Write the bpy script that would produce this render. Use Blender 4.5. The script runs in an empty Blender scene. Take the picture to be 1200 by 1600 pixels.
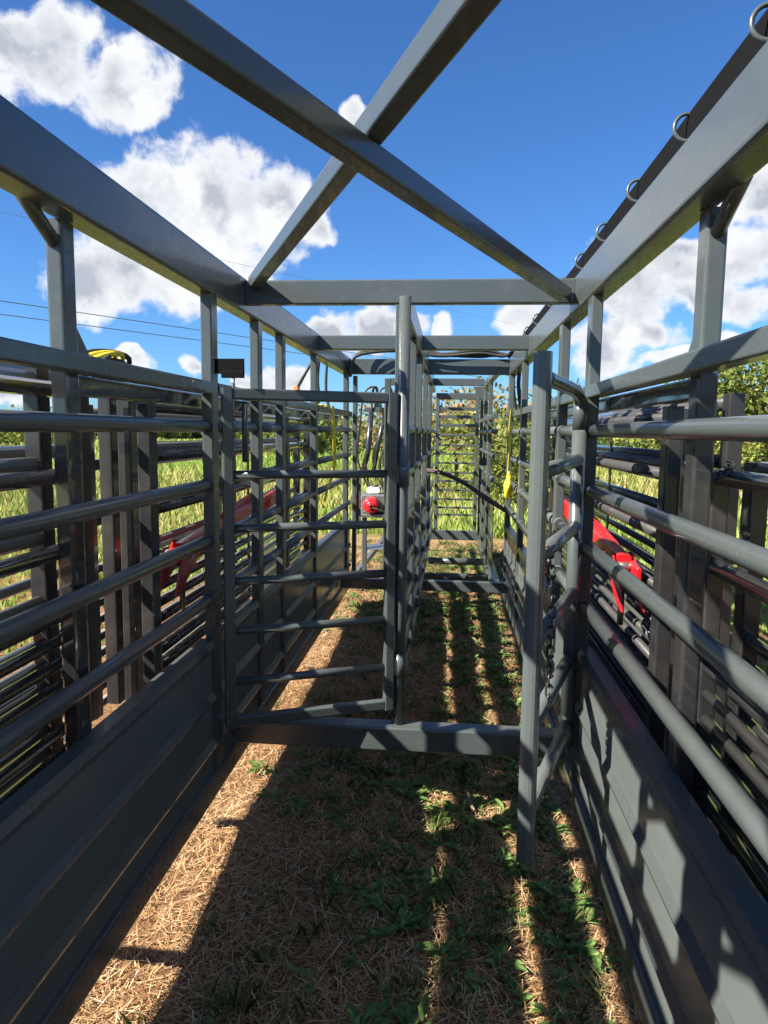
import bpy, math, random
import numpy as np
from mathutils import Vector, Matrix
random.seed(7); rng = np.random.default_rng(7)
scene = bpy.context.scene
COL = scene.collection

# ------------------------------------------------------------------ camera
H = 1.52
RC = ((0.9957838, 0.09094536, 0.01198187), (-0.02205347, 0.11056103, 0.99362463), (-0.08904083, 0.98969955, -0.11210054))
cam_d = bpy.data.cameras.new('camera'); cam = bpy.data.objects.new('camera', cam_d); COL.objects.link(cam)
m = Matrix((RC[0], RC[1], tuple(-v for v in RC[2]))).transposed().to_4x4()   # columns: camera x, y, z in the world
m.translation = Vector((0, 0, H)); cam.matrix_world = m
cam_d.sensor_fit = 'VERTICAL'; cam_d.sensor_height = 24.0; cam_d.sensor_width = 18.0
cam_d.lens = 24.0 * 1110 / 1600
cam_d.clip_start = 0.05; cam_d.clip_end = 3000
scene.camera = cam

def pix_dir(u, v):
    c = Vector((u - 600, -(v - 800), 1110)).normalized()
    return Vector([sum(RC[r][k] * c[r] for r in range(3)) for k in range(3)])

# ------------------------------------------------------------------ light
SUN = Vector((-1.0, -0.62, 0.95)).normalized()
sd = bpy.data.lights.new('sun', 'SUN'); sd.energy = 5.0; sd.angle = math.radians(0.55); sd.color = (1.0, 0.94, 0.84)
so = bpy.data.objects.new('sun', sd); COL.objects.link(so)
so.rotation_euler = SUN.to_track_quat('Z', 'Y').to_euler(); so.location = SUN * 30

world = bpy.data.worlds.new('World'); scene.world = world; world.use_nodes = True
scene.view_settings.view_transform = 'Standard'; scene.view_settings.look = 'None'
scene.view_settings.gamma = 1.0; scene.view_settings.use_curve_mapping = False
scene.view_settings.exposure = 1.58
scene.cycles.max_bounces = 6; scene.cycles.diffuse_bounces = 2; scene.cycles.glossy_bounces = 3
scene.cycles.transparent_max_bounces = 6

class NT:
    """small helper to write node trees"""
    def __init__(s, tree): s.t = tree; s.n = tree.nodes; s.l = tree.links
    def add(s, kind, **kw):
        nd = s.n.new(kind)
        for k, v in kw.items(): setattr(nd, k, v)
        return nd
    def put(s, sock, val):
        if isinstance(val, bpy.types.NodeSocket): s.l.new(val, sock)
        else: sock.default_value = val
    def math(s, op, a, b=0.0, c=None, clamp=False):
        nd = s.add('ShaderNodeMath', operation=op, use_clamp=clamp)
        s.put(nd.inputs[0], a); s.put(nd.inputs[1], b)
        if c is not None: s.put(nd.inputs[2], c)
        return nd.outputs[0]
    def vec(s, op, a, b=None):
        nd = s.add('ShaderNodeVectorMath', operation=op); s.put(nd.inputs[0], a)
        if b is not None: s.put(nd.inputs[1], b)
        return nd.outputs['Value'] if op in ('DOT_PRODUCT', 'LENGTH', 'DISTANCE') else nd.outputs[0]
    def noise(s, vec, scale, detail=4.0, rough=0.5, dist=0.0):
        nd = s.add('ShaderNodeTexNoise'); s.put(nd.inputs['Vector'], vec); nd.inputs['Scale'].default_value = scale
        nd.inputs['Detail'].default_value = detail; nd.inputs['Roughness'].default_value = rough
        nd.inputs['Distortion'].default_value = dist
        return nd.outputs['Fac']
    def mapr(s, v, a, b, c=0.0, d=1.0, smooth=True):
        nd = s.add('ShaderNodeMapRange', interpolation_type='SMOOTHSTEP' if smooth else 'LINEAR')
        s.put(nd.inputs[0], v)
        for i, x in enumerate((a, b, c, d)): nd.inputs[1 + i].default_value = x
        return nd.outputs[0]
    def mix(s, f, a, b, blend='MIX'):
        nd = s.add('ShaderNodeMix', data_type='RGBA', blend_type=blend)
        s.put(nd.inputs[0], f)
        for sk, v in ((nd.inputs[6], a), (nd.inputs[7], b)):
            s.put(sk, v if isinstance(v, bpy.types.NodeSocket) else (*v, 1.0))
        return nd.outputs[2]

# sky: Nishita air with fair-weather cumulus in it
w = NT(world.node_tree); w.n.clear()
out = w.add('ShaderNodeOutputWorld'); bg = w.add('ShaderNodeBackground'); w.l.new(bg.outputs[0], out.inputs[0])
sky = w.add('ShaderNodeTexSky', sky_type='NISHITA', sun_disc=False)
sky.sun_elevation = math.asin(SUN.z); sky.sun_rotation = math.atan2(SUN.x, SUN.y)
sky.air_density = 1.0; sky.dust_density = 0.25; sky.ozone_density = 2.2; sky.altitude = 150
tc = w.add('ShaderNodeTexCoord'); D = tc.outputs['Generated']
PX = 1110.0
clouds = [(70, 85, 100, 62, 14), (195, 140, 75, 58, 30), (20, 70, 50, 60, 0),
          (330, 320, 150, 92, 0), (205, 395, 120, 82, 10), (430, 330, 70, 75, 0), (300, 420, 150, 70, 0), (480, 355, 50, 26, -30),
          (590, 518, 78, 40, 0), (505, 530, 45, 24, 0),
          (205, 556, 36, 16, 0), (305, 572, 18, 17, 0), (450, 592, 46, 26, 0), (395, 600, 30, 14, 0), (30, 620, 85, 26, 0), (250, 652, 70, 15, 0),
          (1090, 415, 150, 40, -10), (985, 455, 80, 62, -20), (1190, 300, 80, 62, 0), (945, 545, 70, 42, -10), (1185, 395, 60, 34, -15), (1060, 560, 60, 18, 0),
          (1120, 470, 95, 30, -8), (1010, 380, 55, 20, -20), (1000, 520, 70, 28, -10), (1150, 535, 50, 18, 0), (260, 300, 90, 60, 0), (130, 440, 70, 60, 0), (818, 500, 52, 30, 0), (556, 190, 24, 20, 0), (690, 505, 20, 22, 0)]
blobs = []
for (u, v, rx, ry, ang) in clouds:
    c = pix_dir(u, v); e1 = (pix_dir(u + 10, v) - c); e1 -= c * e1.dot(c); e1.normalize(); e2 = c.cross(e1)
    a = math.radians(-ang); f1 = e1 * math.cos(a) + e2 * math.sin(a); f2 = -e1 * math.sin(a) + e2 * math.cos(a)
    dist = math.sqrt((u - 600) ** 2 + (v - 800) ** 2 + PX ** 2)
    blobs.append((f1, f2, rx / dist, ry / dist))
r2 = random.Random(3)
for k in range(13):                                      # the same kind of clouds goes on all round
    az = r2.uniform(math.radians(38), math.radians(322)); el = math.radians(r2.uniform(6, 60))
    c = Vector((math.sin(az) * math.cos(el), math.cos(az) * math.cos(el), math.sin(el)))
    e1 = Vector((c.y, -c.x, 0)).normalized(); e2 = c.cross(e1)
    q = r2.uniform(.05, .16); blobs.append((e1, e2, q * 1.5, q * .7))
wob = w.add('ShaderNodeTexNoise'); w.l.new(D, wob.inputs['Vector']); wob.inputs['Scale'].default_value = 16; wob.inputs['Detail'].default_value = 3
woff = w.vec('SCALE', w.vec('SUBTRACT', wob.outputs['Color'], (.5, .5, .5))); woff.node.inputs[3].default_value = 0.06
DW = w.vec('ADD', D, woff)
mk = None
for (f1, f2, rx, ry) in blobs:
    u_ = w.vec('DOT_PRODUCT', DW, tuple(f1 / rx)); v_ = w.vec('DOT_PRODUCT', DW, tuple(f2 / ry))
    q = w.math('MULTIPLY_ADD', v_, v_, w.math('MULTIPLY', u_, u_))
    mk = q if mk is None else w.math('MINIMUM', mk, q)
mask = w.math('SUBTRACT', 1.0, mk)
mask = w.math('MAXIMUM', mask, -1.5)
n1 = w.noise(D, 24, 8, 0.60, 0.2)
Ls = SUN * 0.012 + Vector((0, 0, .010))
n2 = w.noise(w.vec('ADD', D, tuple(Ls)), 22, 4, 0.50, 0.15)
dens = w.math('MULTIPLY_ADD', w.math('SUBTRACT', n1, 0.47), 2.7, mask)
alpha = w.mapr(dens, -0.20, 0.62)
core = w.mapr(dens, 0.25, 1.3)
lowf = w.noise(D, 11, 2, 0.45)
shade = w.math('MULTIPLY', core, w.mapr(lowf, 0.38, 0.60, 0.0, 0.9))
bill = w.mapr(w.math('SUBTRACT', n2, n1), -0.10, 0.14, -0.30, 0.45)
shade = w.math('ADD', shade, w.math('MULTIPLY', bill, core), clamp=True)
ccol = w.mix(shade, (6.6, 6.7, 6.9), (3.5, 3.8, 4.4))
skc = w.mix(1.0, sky.outputs[0], (0.41, 0.74, 1.16), 'MULTIPLY')
w.l.new(w.mix(alpha, skc, ccol), bg.inputs['Color'])
bg.inputs['Strength'].default_value = 0.05

# ------------------------------------------------------------------ materials
MATS = {}
def new_mat(name):
    mt = bpy.data.materials.new(name); mt.use_nodes = True; MATS[name] = mt
    t = NT(mt.node_tree); b = t.n['Principled BSDF']
    return mt, t, b
def paint(name, col, rough=0.3, coat=0.25, var=0.25, dust=(0.30, 0.25, 0.18), dust_amt=0.10, metal=0.0, bump=0.02, wave=0.0, splash=0.0):
    mt, t, b = new_mat(name)
    g = t.add('ShaderNodeNewGeometry').outputs['Position']
    n = t.noise(g, 3.0, 5, 0.6); f = t.noise(g, 38.0, 4, 0.6)
    c = t.mix(n, tuple(x * (1 - var) for x in col), tuple(x * (1 + var) for x in col))
    d = t.math('MULTIPLY', t.mapr(t.noise(g, 7.0, 6, 0.65), 0.48, 0.78), dust_amt, clamp=True)
    nrm = t.add('ShaderNodeNewGeometry').outputs['Normal']
    up = t.math('MULTIPLY', t.vec('DOT_PRODUCT', nrm, (0, 0, 1)), dust_amt * 2.0, clamp=True)   # dust settles on upper sides
    d = t.math('ADD', d, t.math('MULTIPLY', up, f), clamp=True)
    if splash:                                           # dried mud spots and hoof scuffs
        sp = t.math('MULTIPLY', t.mapr(t.noise(g, 55, 3, 0.6), 0.63, 0.70), t.mapr(t.noise(g, 2.2, 4, 0.6), 0.45, 0.7))
        stretch = t.vec('MULTIPLY', g, (40.0, 3.0, 26.0))
        sc = t.math('MULTIPLY', t.mapr(t.noise(stretch, 1.6, 5, 0.7), 0.66, 0.76), t.mapr(t.noise(g, 1.3, 3, 0.5), 0.42, 0.65))
        d = t.math('ADD', d, t.math('MULTIPLY', t.math('ADD', sp, sc), splash), clamp=True)
    t.put(b.inputs['Base Color'], t.mix(d, c, dust))
    t.put(b.inputs['Roughness'], t.math('ADD', t.math('MULTIPLY', f, 0.16), t.math('MULTIPLY_ADD', d, 0.5, rough - 0.08)))
    b.inputs['Metallic'].default_value = metal
    b.inputs['Coat Weight'].default_value = coat; b.inputs['Coat Roughness'].default_value = 0.05
    bp = t.add('ShaderNodeBump'); bp.inputs['Strength'].default_value = bump * 4; bp.inputs['Distance'].default_value = 0.002
    t.l.new(t.noise(g, 90, 3, 0.5), bp.inputs['Height']); t.l.new(bp.outputs[0], b.inputs['Normal'])
    if wave:                                             # shallow dents in thin plate
        b2 = t.add('ShaderNodeBump'); b2.inputs['Strength'].default_value = 1.0; b2.inputs['Distance'].default_value = wave
        t.l.new(t.noise(g, 4.0, 2, 0.4), b2.inputs['Height']); t.l.new(b2.outputs[0], bp.inputs['Normal'])
    return mt
GREY = paint('slate_enamel', (0.060, 0.072, 0.071), 0.28, 0.15, 0.14, dust_amt=0.06, bump=0.004, wave=0.0012, splash=0.10)
SHEETM = paint('slate_enamel_sheet', (0.112, 0.130, 0.126), 0.20, 0.0, 0.12, dust_amt=0.06, bump=0.003, wave=0.0035, splash=0.16)
TUBEM = paint('slate_enamel_tube', (0.078, 0.093, 0.092), 0.29, 0.15, 0.14, dust_amt=0.06, bump=0.004, splash=0.10)
BLACK = paint('black_lacquer', (0.014, 0.014, 0.015), 0.26, 1.0, 0.3, dust_amt=0.05, bump=0.002)
DGREY = paint('charcoal_tube', (0.045, 0.045, 0.045), 0.30, 0.7, 0.2, dust_amt=0.06, bump=0.003)
MATTE = paint('matte_black_strip', (0.006, 0.006, 0.006), 0.9, 0.0, 0.2, dust_amt=0.0)
MATTE.node_tree.nodes['Principled BSDF'].inputs['Specular IOR Level'].default_value = 0.08
STILE = paint('dark_panel_steel', (0.018, 0.018, 0.019), 0.38, 0.3, 0.25, dust_amt=0.08)
SUNLIT = paint('sunlit_grey_tube', (0.16, 0.16, 0.155), 0.35, 0.2, 0.2, dust_amt=0.1)  # panel grey lightened so the outer left rails look sunlit
RED = paint('red_enamel', (0.48, 0.012, 0.018), 0.28, 0.4, 0.15, dust_amt=0.06)
RUBBER = paint('black_rubber', (0.018, 0.017, 0.016), 0.55, 0.0, 0.3, dust_amt=0.12)
BROWNH = paint('brown_hose', (0.10, 0.035, 0.028), 0.5, 0.0, 0.2, dust_amt=0.1)
WHITE = paint('white_plastic', (0.72, 0.71, 0.68), 0.4, 0.1, 0.05, dust_amt=0.15)
YELL = paint('yellow_webbing', (0.70, 0.55, 0.02), 0.7, 0.0, 0.15, dust_amt=0.12, bump=0.2)
ORANGE = paint('orange_plastic', (0.65, 0.22, 0.06), 0.45, 0.1, 0.1)
STEEL = paint('bare_steel', (0.42, 0.41, 0.39), 0.35, 0.0, 0.2, metal=0.9)
CHAIN = paint('dark_chain_steel', (0.05, 0.05, 0.055), 0.35, 0.0, 0.3, metal=0.6)
WOOD = paint('dead_wood', (0.30, 0.21, 0.13), 0.85, 0.0, 0.35, dust_amt=0.2, bump=0.4)
WIRE = paint('aluminium_wire', (0.10, 0.10, 0.11), 0.5, 0.0, 0.1)
PAPER = paint('pale_paper', (0.42, 0.41, 0.40), 0.8, 0.0, 0.1, dust_amt=0.3)

def leafy(name, stops, trans=0.35, rough=0.55):
    mt, t, b = new_mat(name)
    at = t.add('ShaderNodeAttribute', attribute_name='rnd')
    rp = t.add('ShaderNodeValToRGB'); t.l.new(at.outputs['Fac'], rp.inputs[0])
    e = rp.color_ramp.elements
    while len(e) < len(stops): e.new(0.5)
    for i, (p, c) in enumerate(stops): e[i].position = p; e[i].color = (*c, 1)
    t.l.new(rp.outputs[0], b.inputs['Base Color']); b.inputs['Roughness'].default_value = rough
    b.inputs['Specular IOR Level'].default_value = 0.3
    tr = t.add('ShaderNodeBsdfTranslucent'); t.l.new(rp.outputs[0], tr.inputs[0])
    mx = t.add('ShaderNodeMixShader'); mx.inputs[0].default_value = trans
    t.l.new(b.outputs[0], mx.inputs[1]); t.l.new(tr.outputs[0], mx.inputs[2])
    t.l.new(mx.outputs[0], t.n['Material Output'].inputs[0])
    return mt
STRAW = leafy('dry_straw', [(0, (.17, .078, .036)), (.35, (.47, .27, .125)), (.75, (.73, .51, .275)), (1, (.86, .71, .48))], 0.12, 0.7)
GGRASS = leafy('green_grass', [(0, (.045, .085, .018)), (.6, (.11, .17, .04)), (1, (.26, .27, .08))], 0.35)
WEED = leafy('weed_leaf', [(0, (.065, .13, .035)), (.6, (.16, .26, .07)), (1, (.30, .40, .12))], 0.35)
FIELD = leafy('field_grass', [(0, (.16, .22, .045)), (.4, (.31, .36, .09)), (.75, (.46, .42, .15)), (1, (.54, .35, .18))], 0.3, 0.6)
FIELDG = leafy('field_green', [(0, (.12, .21, .03)), (.5, (.25, .37, .06)), (1, (.42, .46, .12))], 0.35, 0.6)
LEAF_Y = leafy('yellowing_leaf', [(0, (.07, .10, .02)), (.5, (.19, .23, .045)), (1, (.36, .33, .08))], 0.35)
LEAF_G = leafy('green_leaf', [(0, (.045, .075, .02)), (.6, (.12, .16, .04)), (1, (.26, .27, .07))], 0.35)
LEAF_B = leafy('browning_leaf', [(0, (.07, .08, .03)), (.4, (.18, .17, .05)), (.75, (.34, .22, .08)), (1, (.40, .19, .09))], 0.35)
BARK = paint('tree_bark', (0.10, 0.075, 0.055), 0.9, 0.0, 0.35, dust_amt=0.1, bump=0.5)

mt, t, b = new_mat('soil_and_thatch'); SOIL = mt
g = t.add('ShaderNodeNewGeometry').outputs['Position']
n = t.noise(g, 1.7, 6, 0.6); f = t.noise(g, 60, 6, 0.7, 1.2); f2 = t.noise(g, 14, 5, 0.65)
c = t.mix(t.mapr(f, 0.35, 0.7), (.12, .058, .027), (.48, .275, .125))
c = t.mix(t.mapr(n, 0.45, 0.68, 0, .45), c, (.20, .10, .055))
c = t.mix(t.mapr(f2, 0.55, 0.75, 0, .55), c, (.085, .105, .03))
far = t.mapr(t.vec('LENGTH', g), 7, 16)
c2 = t.mix(t.noise(g, .35, 6, 0.65), (.13, .19, .035), (.33, .31, .10))
t.put(b.inputs['Base Color'], t.mix(far, c, c2)); b.inputs['Roughness'].default_value = 0.95
b.inputs['Specular IOR Level'].default_value = 0.15
bp = t.add('ShaderNodeBump'); bp.inputs['Strength'].default_value = 0.8; bp.inputs['Distance'].default_value = 0.02
t.l.new(f, bp.inputs['Height']); t.l.new(bp.outputs[0], b.inputs['Normal'])

# ------------------------------------------------------------------ mesh helpers
def tag(o, label=None, cat=None, group=None, kind=None):
    if label: o['label'] = label
    if cat: o['category'] = cat
    if group: o['group'] = group
    if kind: o['kind'] = kind
    return o
def empty(name, loc=(0, 0, 0), rz=0.0):
    o = bpy.data.objects.new(name, None); COL.objects.link(o); o.location = loc; o.rotation_euler.z = rz
    o.empty_display_size = 0.1
    return o
class MB:
    def __init__(s): s.v = []; s.f = []; s.sm = []
    def ring_sweep(s, rings, closed_ring=True, caps=True, smooth=False):
        o = len(s.v); n = len(rings[0])
        for r in rings: s.v += [tuple(p) for p in r]
        for k in range(len(rings) - 1):
            for i in range(n if closed_ring else n - 1):
                j = (i + 1) % n
                s.f.append((o + k * n + i, o + k * n + j, o + (k + 1) * n + j, o + (k + 1) * n + i)); s.sm.append(smooth)
        if caps:
            s.f.append(tuple(o + i for i in reversed(range(n)))); s.sm.append(False)
            e = o + (len(rings) - 1) * n
            s.f.append(tuple(e + i for i in range(n))); s.sm.append(False)
        return s
    @staticmethod
    def frame(d, up):
        d = d.normalized(); x = up.cross(d)
        if x.length < 1e-4: x = Vector((1, 0, 0)).cross(d)
        x.normalize(); return x, d.cross(x)
    def bar(s, p0, p1, wx, wy, r=0.006, up=(0, 0, 1)):
        """rounded rectangular tube: wx across, wy along 'up'"""
        p0, p1 = Vector(p0), Vector(p1); x, y = s.frame(p1 - p0, Vector(up)); r = min(r, wx * .45, wy * .45)
        prof = []
        for cx_, cy_, a0 in ((1, 1, 0), (-1, 1, 90), (-1, -1, 180), (1, -1, 270)):
            for k in range(4):
                a = math.radians(a0 + k * 30)
                prof.append((cx_ * (wx / 2 - r) + r * math.cos(a), cy_ * (wy / 2 - r) + r * math.sin(a)))
        return s.ring_sweep([[p + x * a + y * b_ for a, b_ in prof] for p in (p0, p1)])
    def box(s, lo, hi, r=0.003):
        lo, hi = Vector(lo), Vector(hi); d = hi - lo; ax = max(range(3), key=lambda i: d[i])
        c = (lo + hi) / 2; a = c.copy(); b_ = c.copy(); a[ax] = lo[ax]; b_[ax] = hi[ax]
        if ax == 2: return s.bar(a, b_, d.x, d.y, r, up=(0, 1, 0))
        if ax == 1: return s.bar(a, b_, d.x, d.z, r)
        return s.bar(a, b_, d.y, d.z, r)
    def tube(s, pts, rad, n=16, caps=True):
        pts = [Vector(p) for p in pts]; rings = []
        x = None
        for i, p in enumerate(pts):
            d = (pts[min(i + 1, len(pts) - 1)] - pts[max(i - 1, 0)]).normalized()
            if x is None: x, _ = s.frame(d, Vector((0, 0, 1)) if abs(d.z) < .9 else Vector((0, 1, 0)))
            x = (x - d * x.dot(d)).normalized(); y = d.cross(x)
            q = rad[i] if isinstance(rad, (list, tuple)) else rad
            rings.append([p + (x * math.cos(6.2832 * k / n) + y * math.sin(6.2832 * k / n)) * q for k in range(n)])
        return s.ring_sweep(rings, caps=caps, smooth=True)
    def prism(s, poly, d):
        """flat plate: polygon given as 3-D points, thickened by vector d"""
        d = Vector(d); s.ring_sweep([[Vector(p) for p in poly], [Vector(p) + d for p in poly]]); return s
    def build(s, name, mat, parent=None):
        me = bpy.data.meshes.new(name); me.from_pydata(s.v, [], s.f)
        me.polygons.foreach_set('use_smooth', s.sm); me.materials.append(mat); me.update()
        o = bpy.data.objects.new(name, me); COL.objects.link(o)
        if parent: o.parent = parent
        return o
def copy_obj(o, parent, loc=None):
    c = o.copy(); COL.objects.link(c); c.parent = parent
    if loc is not None: c.location = loc
    return c
def curve_pts(ctrl, n=24):
    """Catmull-Rom through control points"""
    P = [Vector(p) for p in ctrl]; P = [P[0] * 2 - P[1]] + P + [P[-1] * 2 - P[-2]]; o = []
    seg = len(P) - 3; per = max(2, n // seg)
    for i in range(seg):
        a, b_, c_, d = P[i:i + 4]
        for k in range(per):
            t_ = k / per
            o.append(.5 * ((2 * b_) + (c_ - a) * t_ + (2 * a - 5 * b_ + 4 * c_ - d) * t_ ** 2 + (3 * b_ - a - 3 * c_ + d) * t_ ** 3))
    o.append(P[-2]); return o
def quick_mesh(name, verts, faces_n, mat, rnd=None, parent=None):
    """verts (N*k,3) with every k consecutive vertices one polygon of k corners"""
    k = faces_n; V = np.asarray(verts, np.float32).reshape(-1, 3); nf = len(V) // k
    me = bpy.data.meshes.new(name)
    me.vertices.add(len(V)); me.vertices.foreach_set('co', V.ravel())
    me.loops.add(nf * k); me.loops.foreach_set('vertex_index', np.arange(nf * k, dtype=np.int32))
    me.polygons.add(nf); me.polygons.foreach_set('loop_start', np.arange(0, nf * k, k, dtype=np.int32))
    me.polygons.foreach_set('loop_total', np.full(nf, k, np.int32))
    if rnd is not None:
        at = me.attributes.new('rnd', 'FLOAT', 'POINT'); at.data.foreach_set('value', np.repeat(np.asarray(rnd, np.float32), k))
    me.materials.append(mat); me.update(calc_edges=True)
    o = bpy.data.objects.new(name, me); COL.objects.link(o)
    if parent: o.parent = parent
    return o

# ------------------------------------------------------------------ ground
GZ = -0.08
def gh(x, y):
    r = np.hypot(x, y - 1)
    near = 0.012 * np.sin(x * 5.1 + y * 1.3) + 0.010 * np.sin(y * 4.3 - x * 2.2 + 1) + .006 * np.sin(x * 13 + 2) * np.sin(y * 11)
    return GZ + near * np.clip(1.3 - r / 30, 0, 1) - 0.00 * r
def ground():
    ax = np.concatenate([-np.geomspace(1500, 4, 28), np.linspace(-3.8, 3.8, 96), np.geomspace(4, 1500, 28)])
    ay = np.concatenate([-np.geomspace(1500, 3, 16), np.linspace(-2.8, 12, 180), np.geomspace(12.3, 1500, 30)])
    X, Y = np.meshgrid(ax, ay); Z = gh(X, Y)
    V = np.stack([X, Y, Z], -1).reshape(-1, 3); nx = len(ax); ny = len(ay)
    i = (np.arange(ny - 1)[:, None] * nx + np.arange(nx - 1)).ravel()
    F = np.stack([i, i + 1, i + 1 + nx, i + nx], 1)
    me = bpy.data.meshes.new('ground'); me.from_pydata(V.tolist(), [], F.tolist()); me.materials.append(SOIL)
    me.polygons.foreach_set('use_smooth', [True] * len(F)); me.update()
    o = bpy.data.objects.new('ground', me); COL.objects.link(o); tag(o, kind='structure')
ground()

# ------------------------------------------------------------------ the welded alley frame
XL, XR = -0.88, 0.50
FR = empty('cattle_alley_frame', (0, 0, 0))
tag(FR, 'long grey-green welded steel cattle alley with top beams, rails and sheeted lower walls', 'cattle chute')
Y0, Y1, YE = -1.3, 3.05, 6.45
def P(name, mb, mat=GREY, parent=FR): return mb.build(name, mat, parent)
RAILZ = (1.533, 1.312, 1.100, 0.872)

WELD = paint('weld_bead', (0.085, 0.095, 0.095), 0.45, 0.2, 0.4, dust_amt=0.2, bump=0.3)
weld_me = []
def weld(x, y, z, r, parent, ax='Y'):
    """uneven bead of weld round the end of a tube"""
    if not weld_me:
        rr_w = random.Random(4); pts = []
        for k in range(25):
            a = 2 * math.pi * (k % 24) / 24; q = r + (0 if k in (0, 24) else rr_w.uniform(-.0008, .0016))
            pts.append((q * math.cos(a), 0 if k in (0, 24) else rr_w.uniform(-.0012, .0012), q * math.sin(a)))
        o_ = MB().tube(pts, .0042, 6, caps=False).build('weld', WELD, parent); weld_me.append(o_.data)
    else:
        o_ = bpy.data.objects.new('weld', weld_me[0]); COL.objects.link(o_); o_.parent = parent
    o_.location = (x, y, z); o_.rotation_euler.y = random.uniform(0, 6)
    return o_
def side_wall(sg, xin, xout_beam, posts, yend):
    """sg -1 left, +1 right; xin is the plane of the inner faces"""
    o = lambda d: xin + sg * d
    # top beam, skid
    bm_ = P('top_beam', MB().box((min(o(0), o(.08)), Y0, 2.02), (max(o(0), o(.08)), yend, 2.165), .010))
    P('skid', MB().box((min(o(0), o(.10)), Y0, .085), (max(o(0), o(.10)), yend, .185), .010))
    edges = [Y0] + [p for p in posts] + [yend]
    pw, pd = 0.042, 0.075
    for i, y in enumerate(posts):
        P('post', MB().box((min(o(.003), o(.003 + pw)), y - pd, .187), (max(o(.003), o(.003 + pw)), y, 2.018), .006))
    for i in range(len(edges) - 1):
        a = edges[i] + .001; b_ = edges[i + 1] - (pd + .001 if i < len(edges) - 2 else 0)
        P('top_rail', MB().box((min(o(0), o(.05)), a, 1.652), (max(o(0), o(.05)), b_, 1.698), .006))
        for z in RAILZ:
            ra = P('rail', MB().tube([(o(.026), a, z), (o(.026), b_, z)], .0232, 18), TUBEM)
            if i < 3: weld(o(.026), b_ - .003, z, .0240, ra)
            if 0 < i < 3: weld(o(.026), a + .003, z, .0240, ra)
        # sheeted bottom: sheet, capping, formed ridges
        sh = P('sheet_panel', MB().box((min(o(.016), o(.021)), a, .187), (max(o(.016), o(.021)), b_, .682), .001), SHEETM)
        P('sheet_capping', MB().prism([(o(.005), a, .690), (o(.005), a, .676), (o(.014), a, .668), (o(.060), a, .700), (o(.060), a, .716), (o(.014), a, .716)][::(1 if sg < 0 else -1)], (0, b_ - a, 0)), GREY, sh)
        for z in (.473, .283):
            P('ridge', MB().prism([(o(.0155), a, z + .034), (o(.0015), a, z + .010), (o(.0045), a, z - .002), (o(.0155), a, z - .006)][::(1 if sg < 0 else -1)], (0, b_ - a, 0)), GREY, sh)
    return bm_
LP = [2.685, 3.34, 3.82, 4.78, 6.26]
RP = [2.765, 3.46, 5.19, 6.30]
left_beam = side_wall(-1, XL, None, LP, YE)
right_beam = side_wall(1, XR, None, RP, YE)

# outer posts of the panel racks, with knee braces and gussets
def outer_post(sg, xin, y, pw=.048, pd=.08):
    a, b_ = xin, xin + sg * pw
    po = P('outer_post', MB().box((min(a, b_), y - pd, 1.66), (max(a, b_), y, 2.017), .008))
    P('rack_post', MB().box((min(a, b_), y - pd, .10), (max(a, b_), y, 1.659), .008), BLACK if sg < 0 else STILE)
    xm = (a + b_) / 2
    P('knee_brace', MB().tube([(xm, y - pd - .13, 2.04), (xm, y - pd + .004, 1.965)], .017, 14), GREY, po)
    P('gusset', MB().prism([(xm - .004, y + .001, 1.80), (xm - .004, y + .11, 1.69), (xm - .004, y + .11, 1.66), (xm - .004, y + .001, 1.66)], (.008, 0, 0)), GREY, po)
for y in (.90, 1.745): outer_post(-1, XL - .053, y, .044, .062)  # nearer one is unseen, added for its shadow stripe on the right sheet
outer_post(-1, XL - .053, .55, .044, .20)  # unseen wide post, added to cast the broad shadow on the right sheet
for y in (.72, 1.735): outer_post(1, XR + .053, y, .046, .062)
for sg, xx, y in ((-1, XL - .07, 2.26), (1, XR + .10, 2.10), (-1, XL - .07, 4.2), (1, XR + .09, 4.2)):
    P('rack_post', MB().box((min(xx, xx + sg * .045), y - .06, .10), (max(xx, xx + sg * .045), y, 1.60), .006), STILE)
for lo, hi in (((XL - .105, 1.75, 1.603), (XL - .063, 6.1, 1.655)), ((XR + .063, 1.74, 1.603), (XR + .105, 6.1, 1.655))): P('rack_rail', MB().box(lo, hi, .006), BLACK)
for y in (.66, 1.71): P('rack_arm', MB().box((XL - .55, y - .05, .30), (XL - .101, y - .01, .34), .004))
for y in (.80, 1.81): P('rack_arm', MB().box((XR + .101, y - .05, .30), (XR + .62, y - .01, .34), .004))
for y in (2.38, 4.26): P('rack_arm', MB().box((XL - .55, y - .05, .40), (XL - .101, y - .01, .44), .004))
for y in (2.56, 4.26): P('rack_arm', MB().box((XR + .101, y - .05, .30), (XR + .62, y - .01, .34), .004))

# cross beams at the top, sills at the bottom
def cross(name, y, z0, z1, x0=XL + .001, x1=XR - .001, d=.05): return P(name, MB().box((x0, y, z0), (x1, y + d, z1), .007))
cross('cross_beam', -.15, 2.05, 2.155)
cross('cross_beam', Y1, 2.055, 2.155)
cross('cross_beam', 4.78, 2.062, 2.155, d=.08)
cross('cross_beam', 6.30, 2.022, 2.155)
cross('sill', 2.83, .195, .295, d=.09)
cross('sill', 5.78, .215, .300, d=.07)
# roof X-brace: one full tube and two butted halves
A0, A1 = Vector((-.876, -.09, 2.085)), Vector((.461, 3.045, 2.085))
B0, B1 = Vector((.490, .036, 2.141)), Vector((-.839, 3.045, 2.141))     # lies across the first one
P('roof_brace', MB().bar(A0, A1, .05, .055, .007))
P('roof_brace', MB().bar(B0, B1, .05, .055, .007))

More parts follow.
